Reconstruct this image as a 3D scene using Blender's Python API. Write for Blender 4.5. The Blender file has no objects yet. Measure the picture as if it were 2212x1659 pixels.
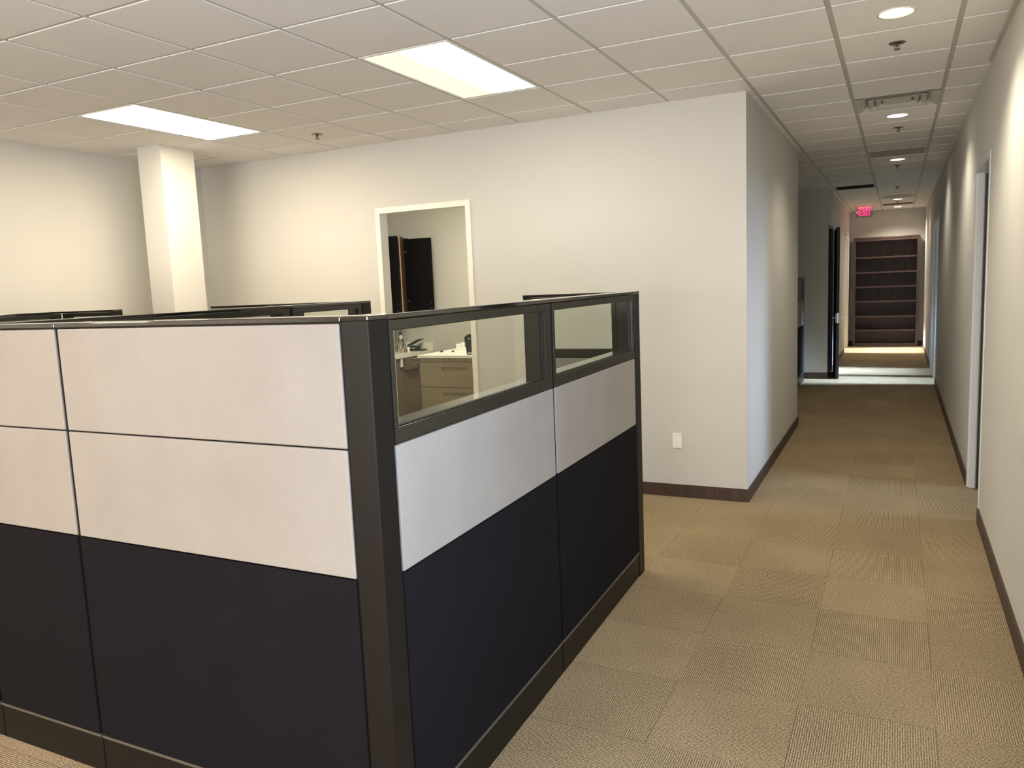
import bpy, bmesh, math, random
from mathutils import Vector, Matrix
random.seed(7)
PI = math.pi
S = bpy.context.scene
COL = S.collection

# ------------------------------------------------------------------ camera, world, exposure
F_PX, YAW, PITCH, ROLL = 1687.98, -0.4606, -0.1264, -0.0421
CX, CY, CZ = 3.3856, -3.1651, 1.7215
H = 3.025                                   # suspended ceiling height
f = Vector((math.sin(YAW)*math.cos(PITCH), math.cos(YAW)*math.cos(PITCH), math.sin(PITCH)))
r0 = Vector((math.cos(YAW), -math.sin(YAW), 0)); u0 = r0.cross(f)
rt = r0*math.cos(ROLL) + u0*math.sin(ROLL); up = -r0*math.sin(ROLL) + u0*math.cos(ROLL)
cam = bpy.data.cameras.new('camera'); camo = bpy.data.objects.new('camera', cam); COL.objects.link(camo)
cam.sensor_fit = 'HORIZONTAL'; cam.sensor_width = 36; cam.lens = F_PX/2212*36
cam.clip_start = 0.05; cam.clip_end = 60
M = Matrix((rt, up, -f)).transposed().to_4x4(); M.translation = (CX, CY, CZ); camo.matrix_world = M
S.camera = camo
S.view_settings.view_transform = 'Standard'; S.view_settings.look = 'None'
S.view_settings.exposure = 1.15; S.view_settings.gamma = 1; S.view_settings.use_curve_mapping = False
w = bpy.data.worlds.new('world'); S.world = w; w.use_nodes = True
w.node_tree.nodes['Background'].inputs[0].default_value = (.75, .85, 1, 1)
w.node_tree.nodes['Background'].inputs[1].default_value = 0.3

WARM = (1.0, .83, .60); NEUT = (1.0, .93, .82); CAN = (1.0, .90, .74); DAY = (.48, .68, 1.0)

def area(name, loc, target, sx, sy, power, color, spread=180):
    l = bpy.data.lights.new(name, 'AREA'); l.shape = 'RECTANGLE'; l.size = sx; l.size_y = sy
    l.energy = power; l.color = color; l.spread = math.radians(spread)
    o = bpy.data.objects.new(name, l); COL.objects.link(o); o.location = loc
    o.rotation_euler = (Vector(target)-Vector(loc)).to_track_quat('-Z', 'Y').to_euler()
    return o
# daylight of the side offices and open office, through added windows out of view
area('daylight_office_near', (6.9, 3.30, 1.75), (3.9, 3.30, .9), 1.1, 1.5, 7, DAY, 50)
area('daylight_office_middle', (6.9, 10.24, 1.85), (3.9, 10.20, .5), .95, 1.1, 32, DAY, 24)
area('daylight_office_next', (6.9, 11.43, 1.85), (3.9, 11.43, .5), 1.1, 1.1, 27, DAY, 14)
area('daylight_office_far', (0.1, 15.28, 1.3), (2.6, 15.28, .175), 1.3, .85, 26, (1, .95, .92), 16)
area('daylight_open_office', (3.86, -1.9, 1.55), (2.0, -1.0, 1.2), 1.6, 1.4, 50, (.58, .74, 1), 170)
area('added_rear_fill', (1.2, -7.9, 1.7), (1.2, -3.2, 3.0), 5.0, 1.7, 240, (1.0, .95, .90), 180)  # added fill, no window built there; aimed up to lift the ceiling

# ------------------------------------------------------------------ materials
def s2l(c): return c/12.92 if c <= .04045 else ((c+.055)/1.055)**2.4
def rgb(r, g, b): return (s2l(r/255), s2l(g/255), s2l(b/255), 1)
def mat(name, col, rough=.6, metal=0, spec=.5, bump=None, emis=None, estr=0, coat=0, var=0):
    m = bpy.data.materials.new(name); m.use_nodes = True; n = m.node_tree.nodes; L = m.node_tree.links
    b = n['Principled BSDF']
    b.inputs['Base Color'].default_value = col; b.inputs['Roughness'].default_value = rough
    b.inputs['Metallic'].default_value = metal; b.inputs['Specular IOR Level'].default_value = spec
    b.inputs['Coat Weight'].default_value = coat; b.inputs['Coat Roughness'].default_value = .15
    if emis: b.inputs['Emission Color'].default_value = emis; b.inputs['Emission Strength'].default_value = estr
    tc = n.new('ShaderNodeTexCoord')
    if var:
        nz = n.new('ShaderNodeTexNoise'); nz.inputs['Scale'].default_value = 3; nz.inputs['Detail'].default_value = 4
        L.new(tc.outputs['Object'], nz.inputs['Vector'])
        mx = n.new('ShaderNodeMix'); mx.data_type = 'RGBA'
        mx.inputs[6].default_value = tuple(c*(1-var) for c in col[:3])+(1,)
        mx.inputs[7].default_value = tuple(min(1, c*(1+var)) for c in col[:3])+(1,)
        L.new(nz.outputs['Fac'], mx.inputs[0]); L.new(mx.outputs[2], b.inputs['Base Color'])
    if bump:
        sc, st = bump
        nb = n.new('ShaderNodeTexNoise'); nb.inputs['Scale'].default_value = sc; nb.inputs['Detail'].default_value = 3
        L.new(tc.outputs['Object'], nb.inputs['Vector'])
        bp = n.new('ShaderNodeBump'); bp.inputs['Strength'].default_value = st; bp.inputs['Distance'].default_value = .002
        L.new(nb.outputs['Fac'], bp.inputs['Height']); L.new(bp.outputs['Normal'], b.inputs['Normal'])
    return m

def fabric(name, c1, c2, scale=420, st=.5):
    m = bpy.data.materials.new(name); m.use_nodes = True; n = m.node_tree.nodes; L = m.node_tree.links
    b = n['Principled BSDF']; b.inputs['Roughness'].default_value = .95; b.inputs['Specular IOR Level'].default_value = .1
    b.inputs['Sheen Weight'].default_value = 0
    tc = n.new('ShaderNodeTexCoord')
    ck = n.new('ShaderNodeTexNoise'); ck.inputs['Scale'].default_value = scale; ck.inputs['Detail'].default_value = 2
    L.new(tc.outputs['Object'], ck.inputs['Vector'])
    big = n.new('ShaderNodeTexNoise'); big.inputs['Scale'].default_value = 4; big.inputs['Detail'].default_value = 3
    L.new(tc.outputs['Object'], big.inputs['Vector'])
    ad = n.new('ShaderNodeMath'); ad.operation = 'MULTIPLY_ADD'; ad.inputs[1].default_value = .3
    L.new(big.outputs['Fac'], ad.inputs[0]); 
    sc = n.new('ShaderNodeMath'); sc.operation = 'MULTIPLY'; sc.inputs[1].default_value = .7
    L.new(ck.outputs['Fac'], sc.inputs[0]); L.new(sc.outputs[0], ad.inputs[2])
    cr = n.new('ShaderNodeValToRGB'); cr.color_ramp.elements[0].position = .3; cr.color_ramp.elements[1].position = .7
    cr.color_ramp.elements[0].color = c1; cr.color_ramp.elements[1].color = c2
    L.new(ad.outputs[0], cr.inputs[0]); L.new(cr.outputs[0], b.inputs['Base Color'])
    bp = n.new('ShaderNodeBump'); bp.inputs['Strength'].default_value = st; bp.inputs['Distance'].default_value = .0006
    L.new(ck.outputs['Fac'], bp.inputs['Height']); L.new(bp.outputs['Normal'], b.inputs['Normal'])
    return m

def carpet():
    m = bpy.data.materials.new('carpet_tiles'); m.use_nodes = True; n = m.node_tree.nodes; L = m.node_tree.links
    b = n['Principled BSDF']; b.inputs['Roughness'].default_value = 1; b.inputs['Specular IOR Level'].default_value = .1
    def math_(op, a, c=None, v=None):
        q = n.new('ShaderNodeMath'); q.operation = op
        for i, x in enumerate((a, c)):
            if x is None: continue
            if isinstance(x, (int, float)): q.inputs[i].default_value = x
            else: L.new(x, q.inputs[i])
        return q.outputs[0]
    tc = n.new('ShaderNodeTexCoord'); sp = n.new('ShaderNodeSeparateXYZ'); L.new(tc.outputs['Object'], sp.inputs[0])
    X, Y = sp.outputs[0], sp.outputs[1]
    P = .489
    u = math_('DIVIDE', math_('SUBTRACT', X, 3.545), P); v = math_('DIVIDE', math_('SUBTRACT', Y, -.03), P)
    iu = math_('FLOOR', u); iv = math_('FLOOR', v)
    par = math_('FLOORED_MODULO', math_('ADD', iu, iv), 2)      # checkerboard of quarter turned tiles
    # tile seams
    fu = math_('ABSOLUTE', math_('SUBTRACT', math_('FRACT', u), .5)); fv = math_('ABSOLUTE', math_('SUBTRACT', math_('FRACT', v), .5))
    seam = math_('GREATER_THAN', math_('MAXIMUM', fu, fv), .495)
    # rows of loops
    nz = n.new('ShaderNodeTexNoise'); nz.inputs['Scale'].default_value = 60; nz.inputs['Detail'].default_value = 2
    L.new(tc.outputs['Object'], nz.inputs['Vector'])
    wob = math_('MULTIPLY', math_('SUBTRACT', nz.outputs['Fac'], .5), .006)
    lx = math_('SINE', math_('MULTIPLY', math_('ADD', X, wob), 2*PI/.0085))
    ly = math_('SINE', math_('MULTIPLY', math_('ADD', Y, wob), 2*PI/.0085))
    lpx = math_('SINE', math_('MULTIPLY', math_('ADD', X, wob), 2*PI/.012))
    mixs = n.new('ShaderNodeMix'); L.new(par, mixs.inputs[0]); L.new(lx, mixs.inputs[2]); L.new(ly, mixs.inputs[3])
    st = mixs.outputs[0]
    fine = n.new('ShaderNodeTexNoise'); fine.inputs['Scale'].default_value = 160; fine.inputs['Detail'].default_value = 3; fine.inputs['Roughness'].default_value = .7
    L.new(tc.outputs['Object'], fine.inputs['Vector'])
    med = n.new('ShaderNodeTexNoise'); med.inputs['Scale'].default_value = 1.6; med.inputs['Detail'].default_value = 4
    L.new(tc.outputs['Object'], med.inputs['Vector'])
    hgt = math_('ADD', math_('MULTIPLY', st, .22), fine.outputs['Fac'])
    fac = math_('ADD', math_('ADD', math_('MULTIPLY', st, .26), math_('MULTIPLY', math_('SUBTRACT', fine.outputs['Fac'], .5), 2.2)), .5)
    wn = n.new('ShaderNodeTexWhiteNoise'); wn.noise_dimensions = '2D'
    cb = n.new('ShaderNodeCombineXYZ'); L.new(iu, cb.inputs[0]); L.new(iv, cb.inputs[1]); L.new(cb.outputs[0], wn.inputs['Vector'])
    fac = math_('ADD', fac, math_('MULTIPLY', math_('SUBTRACT', wn.outputs['Value'], .5), .07))
    fac = math_('ADD', fac, math_('MULTIPLY', math_('SUBTRACT', med.outputs['Fac'], .5), .3))
    fac = math_('SUBTRACT', fac, math_('MULTIPLY', seam, .10))
    cr = n.new('ShaderNodeValToRGB'); e = cr.color_ramp.elements
    e[0].position = 0; e[0].color = rgb(78, 65, 47); e[1].position = 1; e[1].color = rgb(204, 182, 146)
    x = cr.color_ramp.elements.new(.5); x.color = rgb(145, 127, 97)
    L.new(fac, cr.inputs[0]); L.new(cr.outputs[0], b.inputs['Base Color'])
    bp = n.new('ShaderNodeBump'); bp.inputs['Strength'].default_value = .7; bp.inputs['Distance'].default_value = .003
    L.new(hgt, bp.inputs['Height']); L.new(bp.outputs['Normal'], b.inputs['Normal'])
    return m

def glass_mat(name, tint=(.93, .95, .93, 1)):
    m = bpy.data.materials.new(name); m.use_nodes = True; n = m.node_tree.nodes; L = m.node_tree.links
    n.remove(n['Principled BSDF']); out = n['Material Output']
    t = n.new('ShaderNodeBsdfTransparent'); t.inputs[0].default_value = tint
    g = n.new('ShaderNodeBsdfGlossy'); g.inputs['Roughness'].default_value = .02
    fr = n.new('ShaderNodeFresnel'); fr.inputs['IOR'].default_value = 1.45
    ge = n.new('ShaderNodeNewGeometry'); iv = n.new('ShaderNodeMath'); iv.operation = 'SUBTRACT'; iv.inputs[0].default_value = 1; L.new(ge.outputs['Backfacing'], iv.inputs[1])
    mu = n.new('ShaderNodeMath'); mu.operation = 'MULTIPLY'; L.new(fr.outputs[0], mu.inputs[0]); L.new(iv.outputs[0], mu.inputs[1])
    mx = n.new('ShaderNodeMixShader'); L.new(mu.outputs[0], mx.inputs[0]); L.new(t.outputs[0], mx.inputs[1]); L.new(g.outputs[0], mx.inputs[2])
    L.new(mx.outputs[0], out.inputs['Surface']); return m

def diffuser_mat(name, color, lo, hi, c, wd):
    """prismatic lens lit by one tube behind it: brighter band along the tube (local x = c)"""
    m = bpy.data.materials.new(name); m.use_nodes = True; n = m.node_tree.nodes; L = m.node_tree.links
    n.remove(n['Principled BSDF']); out = n['Material Output']
    em = n.new('ShaderNodeEmission'); em.inputs[0].default_value = color+(1,)
    tc = n.new('ShaderNodeTexCoord'); sp = n.new('ShaderNodeSeparateXYZ'); L.new(tc.outputs['Object'], sp.inputs[0])
    d = n.new('ShaderNodeMath'); d.operation = 'SUBTRACT'; d.inputs[1].default_value = c; L.new(sp.outputs[0], d.inputs[0])
    a = n.new('ShaderNodeMath'); a.operation = 'ABSOLUTE'; L.new(d.outputs[0], a.inputs[0])
    mr = n.new('ShaderNodeMapRange'); mr.interpolation_type = 'SMOOTHSTEP'; mr.inputs[1].default_value = 0; mr.inputs[2].default_value = wd
    mr.inputs[3].default_value = hi; mr.inputs[4].default_value = lo; L.new(a.outputs[0], mr.inputs[0])
    L.new(mr.outputs[0], em.inputs[1]); L.new(em.outputs[0], out.inputs['Surface']); return m

def emit(name, color, s):
    m = bpy.data.materials.new(name); m.use_nodes = True; n = m.node_tree.nodes; L = m.node_tree.links
    n.remove(n['Principled BSDF']); em = n.new('ShaderNodeEmission'); em.inputs[0].default_value = tuple(color)+(1,); em.inputs[1].default_value = s
    L.new(em.outputs[0], n['Material Output'].inputs['Surface']); return m

def wood(name, c1, c2, rough=.5):
    m = bpy.data.materials.new(name); m.use_nodes = True; n = m.node_tree.nodes; L = m.node_tree.links
    b = n['Principled BSDF']; b.inputs['Roughness'].default_value = rough
    tc = n.new('ShaderNodeTexCoord'); mp = n.new('ShaderNodeMapping'); mp.inputs['Scale'].default_value = (12, 12, 1.2)
    L.new(tc.outputs['Object'], mp.inputs[0]); nz = n.new('ShaderNodeTexNoise'); nz.inputs['Scale'].default_value = 3
    nz.inputs['Detail'].default_value = 6; nz.inputs['Distortion'].default_value = 1; L.new(mp.outputs[0], nz.inputs['Vector'])
    cr = n.new('ShaderNodeValToRGB'); cr.color_ramp.elements[0].color = c1; cr.color_ramp.elements[1].color = c2
    cr.color_ramp.elements[0].position = .35; cr.color_ramp.elements[1].position = .65
    L.new(nz.outputs['Fac'], cr.inputs[0]); L.new(cr.outputs[0], b.inputs['Base Color']); return m

MW = mat('wall_paint', rgb(205, 202, 194), .85, spec=.25, bump=(260, .08), var=.02)
MC = mat('ceiling_tile', rgb(234, 231, 226), .95, spec=.1, bump=(180, .2), var=.02)
MT = mat('ceiling_tee', rgb(192, 187, 176), .5)
MFL = carpet()
MB = wood('baseboard_brown', rgb(58, 42, 32), rgb(78, 58, 44), .55)
MTR = mat('white_frame_paint', rgb(236, 232, 220), .4)
MGF = mat('grey_frame_paint', rgb(205, 206, 204), .4)
MBZ = mat('dark_bronze_paint', rgb(20, 16, 14), .45, spec=.25, var=.03)
MBO = mat('olive_bronze_paint', rgb(37, 35, 27), .22, spec=.5)
MCAP = mat('gloss_bronze_cap', rgb(20, 17, 15), .08, spec=.6, coat=1)
MCAP.node_tree.nodes['Principled BSDF'].inputs['IOR'].default_value = 1.5; MCAP.node_tree.nodes['Principled BSDF'].inputs['Coat IOR'].default_value = 1.55; MCAP.node_tree.nodes['Principled BSDF'].inputs['Coat Roughness'].default_value = .05
MGK = mat('black_gasket', rgb(16, 15, 15), .4)
MLF = fabric('light_fabric', rgb(138, 131, 123), rgb(159, 152, 143))
MCR = fabric('cream_fabric', rgb(222, 208, 180), rgb(235, 222, 196))
MDF = fabric('dark_fabric', rgb(19, 17, 19), rgb(27, 24, 27), st=.3)
MGL = glass_mat('window_glass')
MCH = mat('chrome', rgb(130, 120, 110), .22, metal=1)
MST = mat('satin_steel', rgb(185, 185, 182), .3, metal=1)
MDW = wood('dark_door_wood', rgb(18, 13, 10), rgb(28, 20, 15), .5)
MBK = wood('bookcase_wood', rgb(60, 43, 36), rgb(80, 58, 50), .35)
MBD = wood('bookcase_dark_wood', rgb(56, 42, 38), rgb(70, 53, 48), .5)
MTP = mat('taupe_metal', rgb(150, 136, 112), .5, var=.02)
MTD = mat('taupe_laminate', rgb(112, 96, 80), .5, var=.03)
MWL = mat('white_laminate', rgb(240, 236, 222), .35)
MBL = mat('black_laminate', rgb(12, 11, 11), .7, spec=.2)
MBR = wood('brown_cabinet_edge', rgb(74, 46, 26), rgb(92, 58, 34), .5)
MPL = mat('black_plastic', rgb(34, 33, 32), .4)
MWP = mat('white_plastic', rgb(243, 241, 232), .4)
MOR = mat('orange_plastic', rgb(235, 120, 80), .5)
MIR = mat('wrought_iron', rgb(60, 52, 42), .5)
MDU = mat('diffuser_metal', rgb(200, 196, 184), .5)
MRG = mat('return_grille', rgb(150, 144, 130), .6)
MDK = mat('dark_void', rgb(22, 20, 18), .9)
MACR = glass_mat('clear_acrylic', (.9, .86, .86, 1))
MRED = emit('exit_red', (1.0, .008, .06), 3.0)
MREDL = emit('exit_red_dim', (1.0, .03, .06), 3)

# ------------------------------------------------------------------ geometry helpers
def BX(bm, x0, x1, y0, y1, z0, z1, bev=0, mi=0):
    if x0 > x1: x0, x1 = x1, x0
    if y0 > y1: y0, y1 = y1, y0
    v = [bm.verts.new(p) for p in ((x0,y0,z0),(x1,y0,z0),(x1,y1,z0),(x0,y1,z0),(x0,y0,z1),(x1,y0,z1),(x1,y1,z1),(x0,y1,z1))]
    fs = [bm.faces.new([v[i] for i in q]) for q in ((0,3,2,1),(4,5,6,7),(0,1,5,4),(1,2,6,5),(2,3,7,6),(3,0,4,7))]
    for q in fs: q.material_index = mi
    if bev:
        es = set(e for q in fs for e in q.edges)
        bmesh.ops.bevel(bm, geom=list(es), offset=bev, segments=2, affect='EDGES', profile=.5)
def CY(bm, p0, p1, r0, r1=None, seg=16, mi=0, cap=True):
    r1 = r0 if r1 is None else r1
    p0 = Vector(p0); p1 = Vector(p1); d = (p1-p0).normalized()
    a = d.orthogonal().normalized(); b = d.cross(a)
    A = [bm.verts.new(p0+(a*math.cos(t)+b*math.sin(t))*r0) for t in [2*PI*i/seg for i in range(seg)]]
    B = [bm.verts.new(p1+(a*math.cos(t)+b*math.sin(t))*r1) for t in [2*PI*i/seg for i in range(seg)]]
    for i in range(seg):
        q = bm.faces.new((A[i], A[(i+1) % seg], B[(i+1) % seg], B[i])); q.material_index = mi; q.smooth = True
    if cap:
        bm.faces.new(A[::-1]).material_index = mi; bm.faces.new(B).material_index = mi
def TUBE(bm, pts, r, seg=8):
    pts = [Vector(p) for p in pts]; rings = []
    for i, p in enumerate(pts):
        d = (pts[min(i+1, len(pts)-1)]-pts[max(i-1, 0)]).normalized()
        a = d.cross(Vector((.13, .97, .21))).normalized(); b = d.cross(a)
        rings.append([bm.verts.new(p+(a*math.cos(2*PI*k/seg)+b*math.sin(2*PI*k/seg))*r) for k in range(seg)])
    for A, B in zip(rings, rings[1:]):
        for k in range(seg):
            q = bm.faces.new((A[k], A[(k+1) % seg], B[(k+1) % seg], B[k])); q.smooth = True
    bm.faces.new(rings[0][::-1]); bm.faces.new(rings[-1])
def LATHE(bm, prof, c=(0, 0, 0), seg=24):
    rings = [[bm.verts.new((c[0]+r*math.cos(2*PI*k/seg), c[1]+r*math.sin(2*PI*k/seg), c[2]+z)) for k in range(seg)] for r, z in prof]
    for A, B in zip(rings, rings[1:]):
        for k in range(seg):
            q = bm.faces.new((A[k], A[(k+1) % seg], B[(k+1) % seg], B[k])); q.smooth = True
    if prof[0][0] > 1e-4: bm.faces.new(rings[0][::-1])
    if prof[-1][0] > 1e-4: bm.faces.new(rings[-1])
def RING(bm, x0, x1, z0, z1, l, r_, b, t, y0, y1, bev=0):
    """rectangular frame in the XZ plane with opening margins l r b t"""
    BX(bm, x0, x1, y0, y1, z0, z0+b, bev); BX(bm, x0, x1, y0, y1, z1-t, z1, bev)
    BX(bm, x0, x0+l, y0, y1, z0+b, z1-t, bev); BX(bm, x1-r_, x1, y0, y1, z0+b, z1-t, bev)
def obj(name, bm, mats, parent=None, label=None):
    bmesh.ops.recalc_face_normals(bm, faces=bm.faces)
    me = bpy.data.meshes.new(name); bm.to_mesh(me); bm.free()
    for m in (mats if isinstance(mats, (list, tuple)) else [mats]): me.materials.append(m)
    o = bpy.data.objects.new(name, me); COL.objects.link(o)
    if parent: o.parent = parent
    if label: o['label'] = label
    return o
def new(): return bmesh.new()
def box(name, m, parent, *b, bev=0, label=None):
    bm = new(); BX(bm, *b, bev=bev); return obj(name, bm, m, parent, label)
def thing(name, label, cat, loc=(0, 0, 0), rz=0, group=None):
    o = bpy.data.objects.new(name, None); COL.objects.link(o); o.empty_display_size = .1
    o.location = loc; o.rotation_euler = (0, 0, rz); o['label'] = label; o['category'] = cat
    if group: o['group'] = group
    return o
def tag(o, label, cat, group=None):
    o['label'] = label; o['category'] = cat
    if group: o['group'] = group
    return o
def struct(name, bm, m, label=None):
    o = obj(name, bm, m); o['kind'] = 'structure'
    if label: o['label'] = label
    return o
def dup(root, loc, label, rz=None, group=None):
    r = root.copy(); COL.objects.link(r); r.location = loc; r['label'] = label
    if rz is not None: r.rotation_euler = (0, 0, rz)
    if group: r['group'] = group
    for ch in list(root.children):
        c = ch.copy(); COL.objects.link(c); c.parent = r
        for g in list(ch.children):
            d = g.copy(); COL.objects.link(d); d.parent = c
    return r

# ------------------------------------------------------------------ the setting
FW = 2.81      # front wall plane
HL = 2.385     # left wall plane of the hallway
RW = 3.90      # right wall plane
LW = -3.025    # left wall plane of the open office
YE = 16.55     # end wall
TOP = 3.06
bm = new(); BX(bm, -3.3, 7.2, -8.2, 16.8, -.12, 0); struct('floor', bm, MFL, 'beige brown carpet tiles laid quarter turned')

# walls ------------------------------------------------
def wall(name, *boxes, label=None):
    bm = new()
    for b in boxes: BX(bm, *b)
    return struct(name, bm, MW, label)
D0, D1, DH = -.874, .082, 2.44       # storage door hole
wall('wall_front', (-3.145, D0, FW, FW+.10, 0, TOP), (D1, HL, FW, FW+.10, 0, TOP), (D0, D1, FW, FW+.10, DH, TOP), label='long grey beige wall with the white framed doorway')
wall('wall_hallway_left', (HL-.12, HL, FW+.10, 6.10, 0, TOP), label='grey wall running into the hallway from the near corner')
wall('wall_alcove_side', (-3.145, HL-.12, 5.98, 6.10, 0, TOP))
wall('wall_left', (LW-.12, LW, -8.0, FW, 0, TOP), label='beige wall behind the square column')
wall('wall_rear', (LW-.12, RW+.12, -8.12, -8.0, 0, TOP))
wall('wall_storage_left', (-2.86, -2.74, FW+.10, 5.67, 0, TOP))
wall('wall_storage_back', (-2.86, 1.32, 5.67, 5.79, 0, TOP))
wall('wall_storage_right', (1.2, 1.32, FW+.10, 5.67, 0, TOP))
wall('wall_alcove_left', (-3.145, -3.025, 6.10, 10.30, 0, TOP))
wall('wall_alcove_far', (-3.145, HL, 10.30, 10.42, 0, TOP), label='dim grey wall facing the camera beside the dark hallway door')
OL1 = (10.46, 11.36); OL2 = (14.62, 15.95)
wall('wall_hallway_far_left', (HL-.12, HL, 10.42, OL1[0], 0, TOP), (HL-.12, HL, OL1[1], OL2[0], 0, TOP), (HL-.12, HL, OL2[1], YE, 0, TOP),
     (HL-.12, HL, OL1[0], OL1[1], DH, TOP), (HL-.12, HL, OL2[0], OL2[1], DH, TOP))
RO = [(2.80, 3.76), (9.80, 10.68), (10.90, 11.96)]
ys = [-8.0]; bx = []
for a, b in RO: bx.append((RW, RW+.12, ys[-1], a, 0, TOP)); bx.append((RW, RW+.12, a, b, DH, TOP)); ys.append(b)
bx.append((RW, RW+.12, ys[-1], YE, 0, TOP))
wall('wall_right', *bx, label='right wall of the hallway washed by the downlights')
wall('wall_hallway_end', (HL-.12, RW+.12, YE, YE+.12, 0, TOP), label='end wall of the hallway behind the bookcase')
wall('wall_office_partitions', (RW+.12, 7.0, 1.6, 1.72, 0, TOP), (RW+.12, 7.0, 5.0, 5.12, 0, TOP), (RW+.12, 7.0, 8.9, 9.02, 0, TOP), (RW+.12, 7.0, 10.73, 10.85, 0, TOP), (RW+.12, 7.0, 12.6, 12.72, 0, TOP))
wall('wall_office_outer', (7.0, 7.12, 1.6, 12.72, 0, TOP))
wall('wall_far_office', (-.12, 0, 13.0, YE+.12, 0, TOP), (0, HL-.12, 13.0, 13.12, 0, TOP), (0, HL-.12, YE, YE+.12, 0, TOP), (0, HL-.12, 10.42, 10.43, 0, TOP), (0, .12, 10.43, 13.0, 0, TOP))

# unseen windows added for their light, panes glow, mostly in the offices' outer wall
def window(n, x, y0, y1, z0, z1, nx):
    bm = new(); s = nx*.03
    for a, b, c, d in ((y0, y1, z0, z0+.05), (y0, y1, z1-.05, z1), (y0, y0+.05, z0, z1), (y1-.05, y1, z0, z1), ((y0+y1)/2-.02, (y0+y1)/2+.02, z0, z1)):
        BX(bm, x, x+s, a, b, c, d)
    o = struct('window_%d' % n, bm, MGF)
    p = box('pane', MDAY, o, x, x+nx*.01, y0+.05, y1-.05, z0+.05, z1-.05)
    return o
MDAY = emit('added_glow_pane', (.8, .9, 1.0), 1.5)
window(1, 7.0, 2.6, 4.0, .9, 2.5, -1); window(2, 7.0, 9.6, 10.6, .9, 2.5, -1); window(3, 7.0, 10.95, 12.0, .9, 2.5, -1)
window(4, 0.0, 14.5, 16.0, .9, 2.5, 1); window(5, RW, -2.75, -1.0, .8, 2.3, -1)

# ceiling -----------------------------------------------
G = .6096
regions = [(LW, RW, -8.0, FW), (HL, RW, FW, 6.10), (LW, RW, 6.10, 10.30), (HL, RW, 10.30, YE)]
skip = {(1, 1), (1, 2), (-3, 1), (-3, 2), (1, -5), (1, -4), (-3, -5), (-3, -4), (1, -11), (1, -10), (-3, -11), (-3, -10),
        (5, 6), (5, 11), (4, 17), (5, 21), (5, 24)}
lit = {(a, b) for a in (1, -3) for b in (1, 2, -5, -4, -11, -10)}
bt = new(); bg = new(); bs = new()
TW = .0135
BX(bs, -3.3, 7.2, -8.2, 16.8, TOP, TOP+.1)
for (x0, x1, y0, y1) in regions:
    for i in range(math.floor(x0/G), math.ceil(x1/G)):
        for j in range(math.floor(y0/G), math.ceil(y1/G)):
            if (i, j) in skip: continue
            a, b = max(x0, i*G+TW), min(x1, (i+1)*G-TW); c, d = max(y0, j*G+TW), min(y1, (j+1)*G-TW)
            if b-a < .02 or d-c < .02: continue
            BX(bt, a, b, c, d, H, H+.018)
            # little chamfer lip on the tegular edge
    for i in range(math.ceil(x0/G), math.floor(x1/G)+1):
        BX(bg, i*G-.012, i*G+.012, y0, y1, H+.005, H+.03)
    for j in range(math.ceil(y0/G), math.floor(y1/G)+1):
        for i in range(math.floor(x0/G), math.ceil(x1/G)):
            if (i, j-1) in lit and (i, j) in lit: continue
            BX(bg, max(x0, i*G), min(x1, (i+1)*G), j*G-.012, j*G+.012, H+.0055, H+.0305)
ceil = struct('ceiling', bt, MC, 'suspended ceiling of square off white tiles in a metal grid')
g = obj('grid_tee', bg, MT, ceil); obj('deck', bs, MC, ceil)
bm = new(); BX(bm, -2.74, 1.2, FW+.10, 5.67, H+.0, TOP); struct('ceiling_storage', bm, MC)
bm = new(); BX(bm, RW-.022, RW, -2.0, 2.855, H-.02, H+.004); struct('trim_1', bm, MT, 'short lowered metal edge where ceiling meets the right wall')

# baseboards ---------------------------------------------
BH, BT = .10, .012
def base(name, *b):
    bm = new()
    for q in b: BX(bm, *q, 0, BH)
    return struct(name, bm, MB)
base('baseboard_front', (LW, D0-.02, FW-BT, FW), (D1+.02, HL+BT, FW-BT, FW))
base('baseboard_hallway_left', (HL, HL+BT, FW, 6.10), (HL-.12, HL+BT, 6.10, 6.112))
base('baseboard_left', (LW, LW+BT, -8, FW-BT))
base('baseboard_right', (RW-BT, RW, -8, 2.77), (RW-BT, RW, 3.81, 9.76), (RW-BT, RW, 12.0, YE))
base('baseboard_alcove', (LW, HL+BT, 10.30-BT, 10.30), (HL, HL+BT, 10.30, 10.40))
base('baseboard_hallway_far_left', (HL, HL+BT, 11.42, 14.56), (HL, HL+BT, 16.02, YE))
base('baseboard_hallway_end', (HL+BT, RW-BT, YE-BT, YE))
base('baseboard_storage', (-2.74, 1.2, 5.67-BT, 5.67))

# square column --------------------------------------------
bm = new(); BX(bm, -2.52, -2.243, 1.665, 2.02, 0, H+.02)
c = struct('column', bm, MW, 'square painted column under the left ceiling light')
bm = new(); BX(bm, -2.532, -2.231, 1.653, 2.032, 0, BH); obj('baseboard', bm, MB, c)

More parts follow.
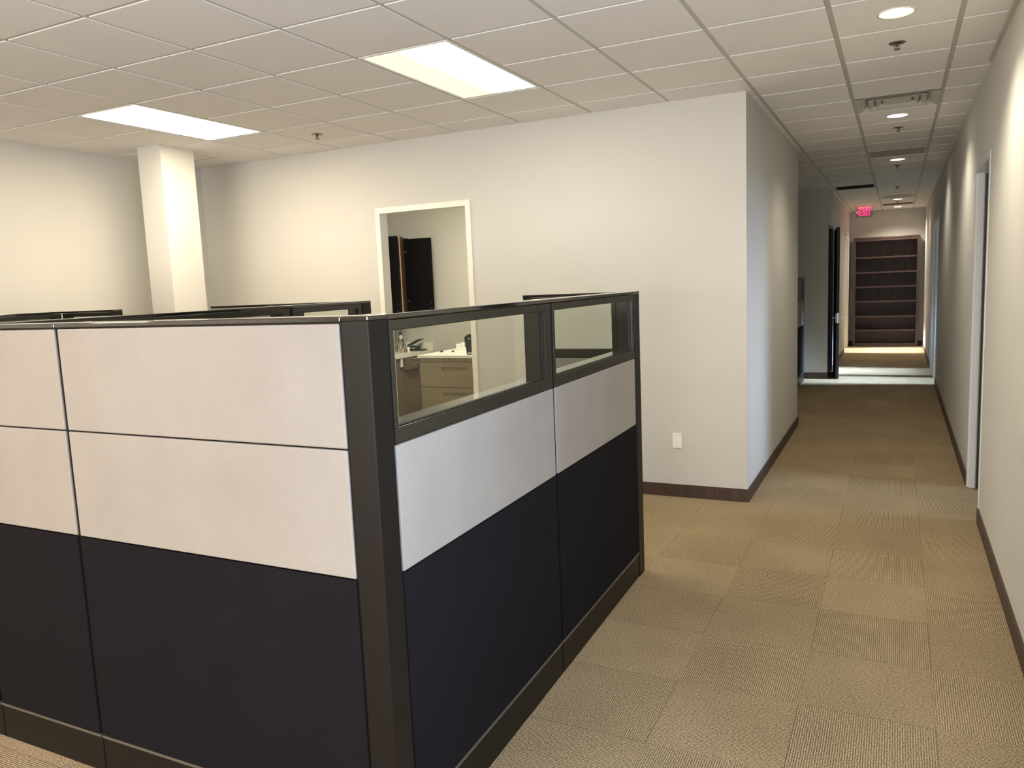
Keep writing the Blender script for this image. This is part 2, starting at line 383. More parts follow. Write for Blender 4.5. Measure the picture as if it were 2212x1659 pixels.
# door frames ----------------------------------------------
def frame_x(n, x0, x1, y0, y1, zt, m, label):    # opening in a wall parallel to X
    bm = new(); w_ = .05
    for (ya, yb) in ((y0-.014, y0+.002), (y1-.002, y1+.003)):
        BX(bm, x0-.016, x0+w_-.016, ya, yb, 0, zt, .002); BX(bm, x1-w_+.016, x1+.016, ya, yb, 0, zt, .002)
        BX(bm, x0-.016, x1+.016, ya, yb, zt-.001, zt+w_-.001, .002)
    BX(bm, x0, x0+.034, y0, y1, 0, zt); BX(bm, x1-.034, x1, y0, y1, 0, zt); BX(bm, x0, x1, y0, y1, zt, zt+.03)
    o = obj('door_%d' % n, bm, m); o['kind'] = 'structure'; o['label'] = label
    return o
def frame_y(n, x0, x1, y0, y1, zt, m, label):    # opening in a wall parallel to Y
    bm = new(); w_ = .05
    for (xa, xb) in ((x0-.005, x0+.002), (x1-.002, x1+.005)):
        BX(bm, xa, xb, y0-.03, y0+.02, 0, zt, .002); BX(bm, xa, xb, y1-.02, y1+.03, 0, zt, .002)
        BX(bm, xa, xb, y0-.03, y1+.03, zt-.001, zt+w_-.001, .002)
    BX(bm, x0, x1, y0, y0+.02, 0, zt); BX(bm, x0, x1, y1-.02, y1, 0, zt); BX(bm, x0, x1, y0, y1, zt-.0, zt+.02)
    xm = (x0+x1)/2-.03
    BX(bm, xm-.02, xm+.02, y0+.02, y0+.036, 0, zt); BX(bm, xm-.02, xm+.02, y1-.036, y1-.02, 0, zt)
    o = obj('door_%d' % n, bm, m); o['kind'] = 'structure'; o['label'] = label
    return o
frame_x(1, D0, D1, FW, FW+.10, 2.408, MTR, 'cream white door frame of the storage room')
d2 = frame_y(2, RW, RW+.12, RO[0][0], RO[0][1], 2.40, MGF, 'grey door frame nearest on the right wall')
frame_y(3, RW, RW+.12, RO[1][0], RO[1][1], 2.40, MGF, 'grey door frame farther down the right wall')
frame_y(4, RW, RW+.12, RO[2][0], RO[2][1], 2.40, MGF, 'last grey door frame on the right wall')
d5 = frame_y(5, HL-.12, HL, OL1[0], OL1[1], 2.40, MDW, 'dark door frame on the left of the hallway')
frame_y(6, HL-.12, HL, OL2[0], OL2[1], 2.40, MTR, 'bright doorway at the far left end of the hallway')
# open leaf of door 2 folded into the office, and its hinge plates
bm = new(); BX(bm, RW+.055, RW+.97, RO[0][1]-.082, RO[0][1]-.037, .01, 2.39, .002); leaf = obj('leaf', bm, MDW, d2, 'dark wooden leaf')
for z in (.25, 1.1, 2.1):
    bm = new(); BX(bm, RW+.124, RW+.13, RO[0][0]+.0, RO[0][0]+.03, z, z+.11); BX(bm, RW+.09, RW+.124, RO[0][0]+.02, RO[0][0]+.024, z, z+.11); obj('hinge', bm, MST, d2)
# ajar leaf of door 5: hinged on the far jamb, free edge in the hallway
bm = new(); BX(bm, -.0225, .0225, -1.06, 0, .008, 2.40, .002); leaf = obj('leaf', bm, MDW, d5, 'dark wooden leaf standing ajar')
leaf.location = (HL+.036, 11.33, 0); leaf.rotation_euler = (0, 0, math.radians(6.2))
bm = new()
for s in (-1, 1):
    x = s*.0225
    BX(bm, min(x, x+s*.008), max(x, x+s*.008), -1.02, -.96, .90, 1.05, .002)      # escutcheon
    CY(bm, (x, -.99, .98), (x+s*.05, -.99, .98), .011)                          # neck
    CY(bm, (x+s*.045, -1.0, .98), (x+s*.05, -.87, .98), .009)                    # lever
h = obj('door_handle', bm, MST, leaf, 'pair of satin steel levers')
bm = new(); BX(bm, -.014, .014, -1.0625, -1.058, .90, 1.06); BX(bm, -.007, .007, -1.07, -1.06, .965, .99); obj('latch_plate', bm, MST, leaf)
bm = new()
for z in (.2, 1.15, 2.15):
    BX(bm, HL-.05, HL-.015, OL1[0]+.02, OL1[0]+.024, z, z+.11)
obj('strike_plate', bm, MST, d5)

# ------------------------------------------------------------------ ceiling fittings
def troffer(label, i, j, dm, group='two by four foot ceiling light panels'):
    t = thing('ceiling_light', label, 'ceiling light', ((i+.5)*G, (j+1)*G, H), 0, group)
    a, b = G/2-.013, G-.013
    bm = new()
    for q in ((-a, -a+.016, -b, b), (a-.016, a, -b, b), (-a+.016, a-.016, -b, -b+.016), (-a+.016, a-.016, b-.016, b)): BX(bm, *q, 0, .028)
    obj('frame', bm, MTR, t)
    bm = new(); BX(bm, -a+.016, a-.016, -b+.016, b-.016, .006, .014); obj('diffuser', bm, dm, t)
    return t
T1 = diffuser_mat('lens_one_tube', (1.0, .94, .74), .5, 15, .17, .24)
T2 = emit('lens_bright_warm', (1.0, .86, .64), 14)
T3 = emit('lens_rear_added', (1.0, .94, .88), 6.5)  # rear panels are unseen, added to raise the overall light level
T4 = emit('lens_rear_warm_added', (1.0, .78, .54), 8)
troffer('ceiling light panel at top centre, lit brighter along one side', 1, 1, T1)
troffer('fully glowing white ceiling light panel above the square column', -3, 1, T2)
troffer('added ceiling light panel behind the viewer, right row', 1, -5, T3)
troffer('added ceiling light panel behind the viewer, left row', -3, -5, T4)
troffer('added rearmost ceiling light panel of the right row', 1, -11, T3)
troffer('added rearmost ceiling light panel of the left row', -3, -11, T4)
st = thing('ceiling_light', 'ceiling light panel inside the storage room', 'ceiling light', (-1.1, 3.9, H-.03), 0)
box('frame', MTR, st, -.3, .3, -.6, .6, .012, .03); box('diffuser', emit('lens_storage', (1, .93, .74), 13), st, -.28, .28, -.58, .58, .0, .012)

MLENS = emit('downlight_lens', (1, .95, .85), 14)
def downlight(label, y, power, lit=True):
    t = thing('recessed_downlight', label, 'downlight', (3.353, y, H), 0, 'round downlights along the hallway ceiling')
    bm = new(); LATHE(bm, [(.079, .006), (.092, .001), (.094, -.003), (.082, -.004), (.078, .004)], seg=32); obj('trim_ring', bm, MTR, t)
    bm = new(); LATHE(bm, [(.0001, .0), (.078, .0)], seg=32); obj('lens', bm, MLENS if lit else MTR, t)
    if lit:
        l = bpy.data.lights.new('downlight_beam', 'SPOT'); l.energy = power; l.color = CAN; l.spot_size = math.radians(138); l.spot_blend = .75; l.shadow_soft_size = .05
        o = bpy.data.objects.new('downlight_beam', l); COL.objects.link(o); o.location = (3.353, y, H-.02)
    return t
downlight('nearest round downlight in the hallway ceiling, glaring', 1.524, 40)
downlight('round downlight just beyond the stepped air diffuser', 4.572, 28)
downlight('third round downlight, just beyond the grey egg crate grille', 7.62, 18)
downlight('fourth lit round downlight, just beyond the far air diffuser', 13.70, 13)
downlight('farthest round downlight, next to the end wall', 15.75, 55)

def sprinkler(label, x, y):
    t = thing('sprinkler_head', label, 'sprinkler', (x, y, H), 0, 'pendant sprinkler heads in the ceiling')
    bm = new(); LATHE(bm, [(.012, 0), (.046, -.001), (.044, -.006), (.028, -.010), (.012, -.012)], seg=24); obj('escutcheon', bm, MCH, t)
    bm = new(); CY(bm, (0, 0, -.008), (0, 0, -.028), .009)
    for s in (-1, 1): TUBE(bm, [(s*.008, 0, -.026), (s*.014, 0, -.036), (s*.010, 0, -.048), (0, 0, -.054)], .0025, 6)
    CY(bm, (0, 0, -.026), (0, 0, -.05), .003); obj('frame', bm, MCH, t)
    bm = new(); LATHE(bm, [(.0001, -.053), (.018, -.054), (.019, -.057), (.0001, -.058)], seg=16); obj('deflector', bm, MCH, t)
    t.scale = (1, 1, .68)
    return t
sp0 = sprinkler('sprinkler head nearest in the hallway ceiling, past the first downlight', 3.355, 2.13)
dup(sp0, (3.363, 5.21, H), 'second sprinkler head in the hallway ceiling')
dup(sp0, (3.350, 8.22, H), 'third sprinkler head in the hallway ceiling, before the black grille')
dup(sp0, (3.345, 11.15, H), 'fourth, dim sprinkler head before the far diffuser')
dup(sp0, (3.345, 14.3, H), 'tiny sprinkler head between the two farthest downlights')
dup(sp0, (-.961, 2.158, H), 'sprinkler head in the open office ceiling right of the glowing panel')

def louvre_diffuser(label, i, j):
    t = thing('air_diffuser', label, 'air vent', ((i+.5)*G, (j+.5)*G, H), 0, 'stepped square air diffusers')
    a = G/2-.013
    bm = new()
    def step(o, z0, i_, z1):
        A = [bm.verts.new((sx*o, sy*o, z0)) for sx, sy in ((-1,-1),(1,-1),(1,1),(-1,1))]
        B = [bm.verts.new((sx*i_, sy*i_, z1)) for sx, sy in ((-1,-1),(1,-1),(1,1),(-1,1))]
        for k in range(4): bm.faces.new((A[k], A[(k+1) % 4], B[(k+1) % 4], B[k]))
    step(a, .0, a-.02, .0); step(a-.02, 0, a-.07, .03)
    obj('outer_frame', bm, MDU, t)
    for k, (o, i_) in enumerate(((.205, .165), (.150, .115))):
        bm = new(); step(o, -.003+.004*k, i_, .020+.002*k); step(o, -.003+.004*k, o-.004, -.005+.004*k); obj('cone', bm, MDU, t)
    bm = new(); BX(bm, -.10, .10, -.10, .10, .006, .010); obj('centre_plate', bm, MDU, t)
    bm = new(); BX(bm, -a+.06, a-.06, -a+.06, a-.06, .031, .034); obj('back_pan', bm, MRG, t)
    return t
d = louvre_diffuser('stepped air diffuser between the first two hallway downlights', 5, 6)
dup(d, (5.5*G, 21.5*G, H), 'small looking far air diffuser above the fourth downlight')
def panel_grille(label, i, j, m, group=None):
    t = thing('return_grille', label, 'air vent', ((i+.5)*G, (j+.5)*G, H), 0, group)
    a = G/2-.013
    bm = new(); 
    for q in ((-a, -a+.02, -a, a), (a-.02, a, -a, a), (-a+.02, a-.02, -a, -a+.02), (-a+.02, a-.02, a-.02, a)): BX(bm, *q, 0, .01)
    obj('frame', bm, MDU if m is not MDK else MT, t)
    bm = new(); BX(bm, -a+.02, a-.02, -a+.02, a-.02, .022, .026)
    n = 22
    for k in range(n):
        p = -a+.02+(2*a-.04)*(k+.5)/n
        BX(bm, p-.0015, p+.0015, -a+.02, a-.02, .004, .02); BX(bm, -a+.02, a-.02, p-.0015, p+.0015, .004, .02)
    obj('grille_core', bm, m, t)
    return t
panel_grille('grey egg crate return grille before the third downlight', 5, 11, MRG)
panel_grille('black ceiling grille at the hallway entrance to the alcove', 4, 17, MDK)
panel_grille('grey return grille near the hallway end', 5, 24, MRG)

# exit sign ------------------------------------------------
t = thing('exit_sign', 'red lit EXIT sign with left arrow hanging from hallway ceiling', 'exit sign', (2.735, 14.9, H))
box('canopy', MWP, t, -.21, .21, -.05, .05, -.022, 0, bev=.004)
pn = box('panel', MACR, t, -.165, .165, -.004, .004, -.225, -.022, label='clear acrylic panel')
bm = new(); BX(bm, -.115, .125, -.012, .012, -.034, -.0225); obj('light_bar', bm, MREDL, t)
def letter(bm, ch, x, z, w_, h_, s=.017, y0=-.008, y1=-.0045):
    def bar(p, q, wd=s):
        p = Vector((p[0], 0, p[1])); q = Vector((q[0], 0, q[1])); d = (q-p).normalized(); n_ = Vector((-d.z, 0, d.x))*wd/2
        A = [p+n_, p-n_, q-n_, q+n_]
        v0 = [bm.verts.new((a.x, y0, a.z)) for a in A]; v1 = [bm.verts.new((a.x, y1, a.z)) for a in A]
        bm.faces.new(v0); bm.faces.new(v1[::-1])
        for k in range(4): bm.faces.new((v0[k], v1[k], v1[(k+1) % 4], v0[(k+1) % 4]))
    if ch == 'E':
        bar((x+s/2, z), (x+s/2, z+h_))
        for zz in (z+s/2, z+h_/2, z+h_-s/2): bar((x+s*.6, zz), (x+w_, zz))
    if ch == 'X': bar((x, z), (x+w_, z+h_)); bar((x+w_, z), (x, z+h_))
    if ch == 'I': bar((x+w_/2, z), (x+w_/2, z+h_))
    if ch == 'T': bar((x, z+h_-s/2), (x+w_, z+h_-s/2)); bar((x+w_/2, z), (x+w_/2, z+h_))
    if ch == '<': bar((x, z+h_/2), (x+w_, z+h_*.5+w_*.75), s*.9); bar((x, z+h_/2), (x+w_, z+h_*.5-w_*.75), s*.9)
bm = new(); z0 = -.195; hh = .145
for ch, x, w_ in (('E', -.10, .055), ('X', -.038, .065), ('I', .032, .02), ('T', .058, .062)): letter(bm, ch, x, z0, w_, hh)
obj('lettering', bm, MRED, t, 'glowing red word EXIT')
bm = new(); letter(bm, '<', -.15, z0, .035, hh, .013); obj('arrow', bm, MREDL, t, 'left pointing red chevron')

# ------------------------------------------------------------------ cubicle partition system
PT = .09                       # panel thickness
PH = 1.655                     # top of cap
def tile(bm_, x0, x1, z0, z1, side): # fabric tile, side -1 outer, +1 inner
    y0, y1 = (-PT/2, -PT/2+.018) if side < 0 else (PT/2-.018, PT/2)
    BX(bm_, x0, x1, y0, y1, z0, z1, .004)
def partition(label, L, top='fabric', loc=(0, 0, 0), rz=0, inner=None, group=None, ml=.03, mr=.05, win_bottom=.045):
    """panel of length L along local x, outer face towards local -y"""
    t = thing('partition_panel', label, 'cubicle panel', loc, rz, group)
    inner = inner or MLF
    g0 = .009
    bm = new()
    BX(bm, 0, .02, -PT/2+.008, PT/2-.008, .02, PH-.02); BX(bm, L-.02, L, -PT/2+.008, PT/2-.008, .02, PH-.02)
    for z in (.10, .89, 1.27): BX(bm, .02, L-.02, -PT/2+.02, PT/2-.02, z, z+.03)
    obj('frame', bm, MBZ, t)
    box('base_raceway', MBZ, t, .002, L-.002, -PT/2+.003, PT/2-.003, 0, .138, bev=.003)
    bm = new(); BX(bm, 0.004, L-.004, -PT/2-.001, -PT/2+.012, .1385, .1475, .001); BX(bm, 0.004, L-.004, PT/2-.012, PT/2+.001, .1385, .1475, .001); obj('base_rail', bm, MST2, t, 'thin lighter metal rail')
    box('top_cap', MCAP, t, 0, L, -PT/2-.002, PT/2+.002, PH-.016, PH, bev=.003)
    for side, m in ((-1, MLF), (1, inner)):
        bm = new(); tile(bm, g0, L-g0, .150, .899, side); obj('lower_tile', bm, MDF if side < 0 else inner, t, 'dark fabric tile' if side < 0 else None)
        bm = new(); tile(bm, g0, L-g0, .904, 1.279, side); obj('middle_tile', bm, m, t)
        if top == 'fabric':
            bm = new(); tile(bm, g0, L-g0, 1.284, PH-.02, side); obj('upper_tile', bm, m, t)
    if top == 'window':
        bm = new(); RING(bm, g0, L-g0, 1.284, PH-.018, ml-g0, mr-g0, win_bottom, .028, -PT/2+.001, PT/2-.001, .0015)
        wf = obj('window_frame', bm, MBO, t)
        x0, x1, z0, z1 = ml, L-mr, 1.284+win_bottom, PH-.046
        box('glass_pane', MGL, wf, x0-.004, x1+.004, -PT/2+.014, -PT/2+.018, z0-.004, z1+.004)
        box('sill', MCAP, wf, x0+.001, x1-.001, -PT/2+.020, PT/2-.001, z0, z0+.004)
        bm = new(); RING(bm, x0, x1, z0, z1, .003, .003, .003, .003, -PT/2+.010, -PT/2+.022); obj('gasket', bm, MGK, wf)
    return t
MST2 = mat('rail_metal', rgb(120, 112, 104), .35, metal=.6)
def post(label, w_, d_, loc, rz=0, group=None):
    t = thing('partition_post', label, 'cubicle post', loc, rz, group)
    box('post_cover', MBZ, t, 0, w_, -d_/2, d_/2, 0, PH-.014, bev=.003)
    box('top_cap', MCAP, t, -.001, w_+.001, -d_/2-.001, d_/2+.001, PH-.014, PH, bev=.003)
    return t
yc = -1.45+PT/2
th = math.radians(1.05); ux, uy = -math.sin(th), math.cos(th)
cxp, cyp = 2.11, -1.45          # outer corner of the near cubicle
def onr(s): return (cxp+ux*s-uy*PT/2, cyp+uy*s+ux*PT/2, 0)
post('near dark corner post joining the two front faces of the cubicle', .09, .09, (2.02, yc, 0))
fp = 'solid fabric panels along the cubicle front'
partition('large front panel left of the corner post, pale over black fabric', 1.222, 'fabric', (.797, yc, 0), 0, group=fp)
partition('cropped front panel at the left edge of the picture', .607, 'fabric', (.19, yc, 0), 0, group=fp)
partition('front panel beyond the left edge of the picture', 1.222, 'fabric', (-1.032, yc, 0), 0, group=fp)
partition('front panel farther left, running toward the left wall', 1.83, 'fabric', (-2.862, yc, 0), 0, group=fp)
wp = 'windowed panels facing the hallway'
partition('nearer windowed cubicle panel right of the corner post', 1.210, 'window', onr(.092), PI/2+th, inner=MCR, group=wp, mr=.078)
partition('farther windowed cubicle panel beside the end post', 1.214, 'window', onr(1.308), PI/2+th, inner=MCR, group=wp)
post('dark end post at the far right corner of the cubicle', .10, .092, onr(2.524), PI/2+th)
yr = 1.13
partition('windowed return panel behind the far right corner, seen through glass', .575, 'window', (1.385, yr, 0), 0, inner=MCR, ml=.035, mr=.035)
post('slim end trim of the return panel by the cubicle entrance', .012, .09, (1.372, yr, 0))
partition('divider panel between the cubicles, nearest to the front run', .53, 'fabric', (.15, -1.355, 0), PI/2, inner=MLF, group='divider panels inside the cubicles')
partition('middle divider panel between the cubicles, dark framed', 1.217, 'window', (.15, -.822, 0), PI/2, ml=.08, mr=.08, group='divider panels inside the cubicles')
partition('rear divider panel whose window shows above the front panels', .685, 'window', (.15, .397, 0), PI/2, ml=.11, mr=.045, group='divider panels inside the cubicles')
post('dark post where the divider meets the windowed rear panel', .09, .09, (.105, yr, 0))
partition('rear cubicle panel with a window, left of the doorway', .605, 'window', (-.502, yr, 0), 0, ml=.035, mr=.035, group='rear cubicle panels')
partition('rear cubicle panel of fabric, left of the windowed one', .69, 'fabric', (-1.195, yr, 0), 0, group='rear cubicle panels')
partition('rear cubicle panel near the left wall, only its top showing', .62, 'window', (-2.92, yr, 0), 0, group='rear cubicle panels')
post('end post of the rear panel near the left wall', .02, .09, (-2.298, yr, 0))
partition('cubicle panel standing along the left wall, rear half', 1.2, 'window', (-2.967, -.11, 0), PI/2, group='panels along the left wall')
partition('cubicle panel standing along the left wall, front half', 1.24, 'window', (-2.967, -1.353, 0), PI/2, group='panels along the left wall')
# cubicle in the alcove beyond the hallway corner
partition('distant windowed panel in the alcove beside the hallway', 1.2, 'window', (2.06-PT/2, 8.72, 0), PI/2, group='alcove cubicle panels')
partition('distant alcove panel hidden mostly by the hallway corner', 1.2, 'window', (2.06-PT/2, 7.51, 0), PI/2, group='alcove cubicle panels')
post('dark end post of the distant alcove cubicle', .06, .092, (2.06-PT/2, 9.925, 0), PI/2)

# blank wall plates ----------------------------------------
t = thing('wall_plate', 'white blank wall plate low on the grey wall', 'wall plate', (1.850, FW, .451))
box('plate', MWP, t, -.036, .036, -.006, 0, -.059, .059, bev=.002)
for z in (-.048, .048):
    bm = new(); CY(bm, (0, -.0075, z), (0, -.005, z), .0035, seg=10); obj('screw', bm, MST, t)
t = thing('light_switch', 'small white switch on the hallway wall past the dark door', 'light switch', (HL, 13.4, 1.19))
box('plate', MWP, t, 0, .006, -.04, .04, -.06, .06, bev=.002); box('rocker', MWP, t, .006, .01, -.015, .015, -.03, .03, bev=.001)

# ------------------------------------------------------------------ bookcase at the hallway end
t = thing('bookcase', 'tall empty brown wooden bookcase at the end of the hallway', 'bookcase', (3.137, 16.37, 0))
W2, D2, BHT = .655, .17, 2.43
for s in (-1, 1):
    box('side_panel', MBK, t, min(s*W2, s*(W2-.025)), max(s*W2, s*(W2-.025)), -D2, D2, 0, BHT)
    bm = new(); BX(bm, min(s*W2, s*(W2-.045)), max(s*W2, s*(W2-.045)), -D2-.018, -D2, 0, BHT, .002); obj('front_stile', bm, MBK, t)
box('top_board', MBK, t, -W2+.025, W2-.025, -D2, D2, BHT-.03, BHT)
bm = new(); BX(bm, -W2+.045, W2-.045, -D2-.016, -D2, BHT-.085, BHT, .002); BX(bm, -W2-.01, W2+.01, -D2-.026, -D2-.018, BHT-.035, BHT, .002); obj('top_rail', bm, MBK, t)
bm = new()
n = 5; ww = (2*W2-.05)/n
for k in range(n): BX(bm, -W2+.025+k*ww+.002, -W2+.025+(k+1)*ww-.002, D2-.014, D2-.004, .02, BHT-.03, .002)
BX(bm, -W2+.02, W2-.02, D2-.004, D2, .02, BHT-.02); obj('back_panel', bm, MBD, t)
for z in (1.985, 1.655, 1.335, 1.01, .675, .365):
    sh = box('shelf', MBK, t, -W2+.026, W2-.026, -D2+.004, D2-.016, z-.012, z+.012)
    box('shelf_lip', MBK, sh, -W2+.046, W2-.046, -D2-.008, -D2+.0035, z-.022, z+.014, bev=.002)
box('plinth', MBK, t, -W2+.046, W2-.046, -D2-.010, -D2+.02, 0, .075, bev=.002); box('bottom_shelf', MBK, t, -W2+.026, W2-.026, -D2+.022, D2-.016, .05, .074)

# ------------------------------------------------------------------ storage room
# base cabinet and counter along its left wall
t = thing('base_cabinet', 'taupe base cabinet under the cream counter in the storage room', 'cabinet', (-2.44, 4.95, 0))
box('body', MTD, t, -.295, .27, -.95, .71, .10, .868); box('toe_kick', MBL, t, -.28, .20, -.94, .70, 0, .10)
def cdoor(y0, y1, z0, z1, x=.27, hy=None):
    d = box('door', MTD, t, x, x+.018, y0, y1, z0, z1, bev=.002)
    if hy is not None:
        bm = new(); TUBE(bm, [(x+.018, hy, .60), (x+.045, hy, .605), (x+.05, hy, .62), (x+.05, hy, .70), (x+.045, hy, .715), (x+.018, hy, .72)], .006); obj('handle', bm, MST, d)
cdoor(-.94, -.43, .11, .86); cdoor(-.42, .02, .11, .86); cdoor(.03, .38, .11, .70, hy=.33); cdoor(.39, .70, .11, .70)
for (y0, y1, x) in ((.03, .38, .33), (.39, .70, .27)):
    dr = box('drawer', MTD, t, .27, x+.018, y0, y1, .715, .86, bev=.002)
    for z in (.845, .79) if x > .3 else (.79,):
        bm = new(); TUBE(bm, [(x+.018, y0+.09, z), (x+.042, y0+.095, z), (x+.045, (y0+y1)/2, z), (x+.042, y1-.06, z), (x+.018, y1-.055, z)], .007); obj('handle', bm, MST, dr)
box('catch_box', MWP, t, .288, .310, -.06, -.02, .76, .86, bev=.003)
t = thing('countertop', 'cream laminate countertop with backsplash in the storage room', 'countertop', (-2.43, 4.83, .87))
box('slab', MWL, t, -.30, .305, -.85, .83, 0, .038, bev=.003); box('backsplash', MWL, t, -.30, .300, .808, .836, .0385, .14, bev=.003)
# wall cabinets with opened doors
t = thing('wall_cabinet', 'dark wall cabinet with its doors hanging open above the counter', 'cabinet', (-2.58, 5.07, 1.40))
bm = new(); BX(bm, -.155, .155, -.45, -.432, 0, .98); BX(bm, -.155, .155, .552, .57, 0, .98); BX(bm, -.155, .155, -.432, .552, 0, .018); BX(bm, -.155, .155, -.432, .552, .962, .98); BX(bm, -.155, -.145, -.432, .552, .018, .962); BX(bm, -.145, .155, .05, .07, .018, .962)
obj('carcass', bm, MBL, t)
def opendoor(loc, ang, wd, m_in, label, z1=.98):
    bm = new(); BX(bm, 0, wd, -.009, .006, 0, z1, .001); d = obj('door', bm, m_in, t, label)
    d.location = loc; d.rotation_euler = (0, 0, ang)
    bm = new(); BX(bm, 0, wd, .006, .009, 0, z1); obj('door_face', bm, MBR, d)
    for z in (z1*.17, z1*.83):
        bm = new(); CY(bm, (.035, -.012, z), (.035, -.009, z), .017); BX(bm, -.02, .03, -.016, -.009, z-.009, z+.009, .002); obj('hinge', bm, MST, d)
    for z in (.06, .13):
        bm = new(); CY(bm, (wd-.035, -.011, z), (wd-.035, -.009, z), .005, seg=8); obj('screw', bm, MST, d)
    return d
opendoor((.165, .44, 0), math.radians(3), .41, MBL, 'black inside of the right open door', .965)
opendoor((.165, -.02, 0), math.radians(-1), .225, MBL, 'black inside of the left open door', .98)
bm = new(); BX(bm, 0, .375, -.009, .006, 0, .98, .001); lf2 = obj('door', bm, MBR, t, 'brown outer face of the middle open door')
lf2.location = (.385, .02, 0); lf2.rotation_euler = (0, 0, math.atan2(.33, -.165))
bm = new(); BX(bm, -.004, 0, -.009, .006, 0, .98); obj('edge_band', bm, MTP, lf2)
# filing cabinets
def filecab(label, y):
    t = thing('filing_cabinet', label, 'filing cabinet', (-.84, y, 0), 0, 'lateral filing cabinets in the storage room')
    bm = new(); BX(bm, -.457, .457, -.205, .235, .04, .968, .003); BX(bm, -.45, .45, -.20, .23, 0, .04); obj('body', bm, MTP, t)
    for k, (z0, z1) in enumerate(((.655, .925), (.355, .648), (.05, .348))):
        bm = new(); xa, xb, zc = -.16, .16, z1-.075
        # drawer front with a recessed full width pull
        yf, yb = -.227, -.206
        BX(bm, -.44, xa, yf, yb, z0, z1); BX(bm, xb, .44, yf, yb, z0, z1); BX(bm, xa, xb, yf, yb, z0, zc-.022); BX(bm, xa, xb, yf, yb, zc+.022, z1)
        d = obj('drawer', bm, MTP, t)
        bm = new(); BX(bm, xa, xb, yf+.014, yb, zc-.022, zc+.022); BX(bm, xa, xb, yf+.001, yf+.006, zc-.022, zc-.012); obj('recessed_pull', bm, MTP, d)
    box('top_rail', MTP, t, -.44, .44, -.227, -.206, .932, .966)
    bm = new(); CY(bm, (-.06, -.230, .95), (-.06, -.226, .95), .008, seg=12); obj('lock', bm, MGK, t)
    return t
fc = filecab('taupe lateral filing cabinet facing the storage doorway', 4.23)
dup(fc, (-.84, 4.86, 0), 'second filing cabinet hidden behind the first one', PI)
tag(box('worktop', MWL, None, -1.305, -.375, 3.99, 5.09, .970, 1.0, bev=.003), 'white worktop lying on the filing cabinets', 'worktop')
# things on the worktop
t = thing('desk_speaker', 'black upright speaker with arched top on the white worktop', 'speaker', (-.635, 4.10, 1.0))
bm = new(); n = 14; fr = []; bk = []
prof = [(-.078, 0), (.078, 0), (.103, .175)]+[(.103*math.cos(a), .175+.05*math.sin(a)) for a in [PI*k/n for k in range(1, n)]]+[(-.103, .175)]
for (x, z) in prof: fr.append(bm.verts.new((x, -.05, z))); bk.append(bm.verts.new((x*.9, .05, z*.97)))
bm.faces.new(fr); bm.faces.new(bk[::-1])
for k in range(len(prof)): bm.faces.new((fr[k], bk[k], bk[(k+1) % len(prof)], fr[(k+1) % len(prof)]))
obj('body', bm, MPL, t); box('label_strip', MDU, t, -.065, .065, -.0515, -.0502, .012, .028); bm = new(); CY(bm, (-.045, -.053, .172), (-.045, -.0502, .172), .007, seg=12); obj('indicator', bm, MWP, t)
t = thing('tape_dispenser', 'cream desk tape dispenser standing on the white worktop', 'tape dispenser', (-1.12, 4.70, 1.0))
bm = new(); BX(bm, -.09, .10, -.03, .03, 0, .03, .006); BX(bm, -.09, -.03, -.028, .028, .03, .065, .006); BX(bm, .075, .10, -.02, .02, .03, .045, .003); obj('base', bm, MWP, t)
bm = new(); CY(bm, (-.01, -.012, .058), (-.01, .012, .058), .026, seg=20); obj('tape_roll', bm, MWL, t)
t = thing('note_box', 'small open white box behind the tape dispenser', 'box', (-1.16, 4.90, 1.0))
bm = new(); RING(bm, -.06, .06, 0, .05, .004, .004, .004, .0, -.05, .05); obj('shell', bm, MWP, t)
for k, (x, y, r, lb) in enumerate(((-1.215, 4.36, .010, 'small dark binder clip at the left of the white worktop'), (-1.08, 4.38, .008, 'small grey clip right of the dark binder clip'), (-1.335+.10, 4.78, .012, 'small dark clip beside the cream tape dispenser'))):
    t = thing('binder_clip', lb, 'clip', (x, y, 1.0), .4*k)
    bm = new(); v = [bm.verts.new(p) for p in ((-.016, -r, 0), (.016, -r, 0), (.016, r, 0), (-.016, r, 0), (-.014, 0, .018), (.014, 0, .018))]
    for q in ((0, 3, 2, 1), (0, 1, 5, 4), (2, 3, 4, 5), (0, 4, 3), (1, 2, 5)): bm.faces.new([v[i] for i in q])
    obj('clamp', bm, MPL, t); bm = new(); TUBE(bm, [(-.008, 0, .016), (-.010, .012, .024), (.010, .012, .024), (.008, 0, .016)], .0012, 6); obj('wire_arm', bm, MST, t)
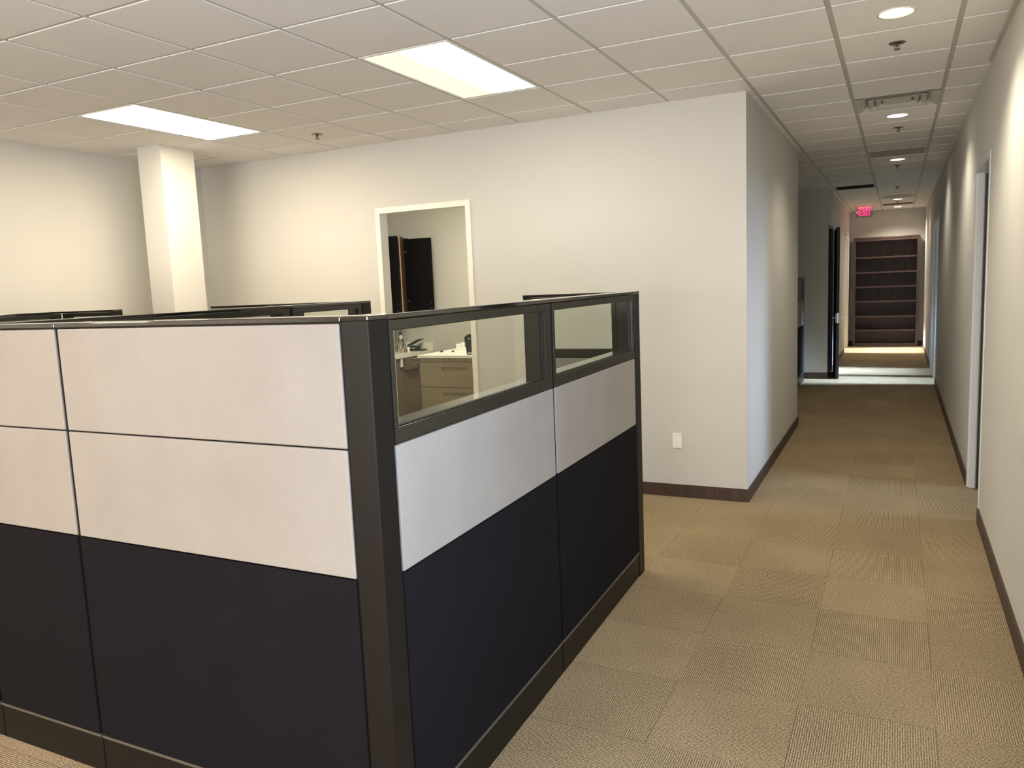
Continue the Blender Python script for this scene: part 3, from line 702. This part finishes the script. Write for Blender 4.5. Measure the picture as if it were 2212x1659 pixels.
# things on the counter
CT = .908
def spiral(cx_, cz_, r0_, turns, a0, sgn, y):
    return [(cx_+r0_*(1-.75*k/24)*math.cos(a0+sgn*turns*2*PI*k/24), y, cz_+r0_*(1-.75*k/24)*math.sin(a0+sgn*turns*2*PI*k/24)) for k in range(25)]
t = thing('wire_easel', 'black wrought iron display easel with scrolled top on the counter', 'easel', (-2.385, 5.28, CT))
bm = new()
TUBE(bm, [(-.12, .06, .002), (-.02, .0, .25), (.012, 0, .335)], .004); TUBE(bm, [(.075, -.03, .004), (.012, 0, .23), (-.008, 0, .335)], .004)
TUBE(bm, [(.02, .10, .002), (.0, .0, .27)], .004)
TUBE(bm, spiral(-.028, .335, .022, 1.1, 0, 1, 0), .0035); TUBE(bm, spiral(.032, .335, .022, 1.1, PI, -1, 0), .0035)
obj('stand', bm, MIR, t)
bm = new(); TUBE(bm, [(-.10, -.01, .07), (.06, -.02, .07)], .0035); TUBE(bm, spiral(.085, .020, .018, 1.1, PI/2, -1, -.035), .0035); TUBE(bm, spiral(.045, .10, .02, 1.1, -PI/2, -1, -.02), .0035); obj('ledge', bm, MIR, t)
box('clasp', MIR, t, -.018, .016, -.012, .012, .25, .28, bev=.003)
bm = new(); v = [bm.verts.new(p) for p in ((.015, -.02, .245), (.048, -.02, .215), (.015, -.02, .185), (-.018, -.02, .215), (.015, -.012, .245), (.048, -.012, .215), (.015, -.012, .185), (-.018, -.012, .215))]
for q in ((0, 1, 2, 3), (7, 6, 5, 4), (0, 4, 5, 1), (1, 5, 6, 2), (2, 6, 7, 3), (3, 7, 4, 0)): bm.faces.new([v[i] for i in q])
obj('ornament', bm, MWP, t, 'white diamond shaped ornament'); t.scale = (1, 1, .93)
t = thing('orange_marker', 'orange marker pen standing by the foot of the wire easel', 'marker', (-2.35, 5.20, CT))
bm = new(); LATHE(bm, [(.008, 0), (.009, .055), (.006, .062)], seg=12); obj('barrel', bm, MOR, t); bm = new(); LATHE(bm, [(.0065, .062), (.0065, .085), (.003, .09)], seg=12); obj('cap', bm, MWP, t)
t = thing('label_maker', 'black desk device with raised tilted lid on the counter', 'device', (-2.32, 5.53, CT+.002))
box('base', MPL, t, -.10, .13, -.07, .07, 0, .018, bev=.004)
box('housing', MPL, t, -.10, .03, -.06, .06, .0185, .062, bev=.006)
lid = box('lid', MPL, t, 0, .20, -.07, .07, 0, .01, bev=.003); lid.location = (-.10, 0, .066); lid.rotation_euler = (0, math.radians(-24), 0)
box('key_pad', MDU, t, -.07, -.045, -.0625, -.0605, .028, .050); box('display', MDU, t, -.02, .015, -.0625, -.0605, .03, .045)
t = thing('white_bottle', 'small white bottle standing left of the black desk device', 'bottle', (-2.27, 5.27, CT))
bm = new(); LATHE(bm, [(.014, 0), (.016, .004), (.016, .065), (.009, .075)], seg=16); obj('body', bm, MWP, t); bm = new(); LATHE(bm, [(.009, .0755), (.009, .09), (.0001, .091)], seg=16); obj('cap', bm, MPL, t)
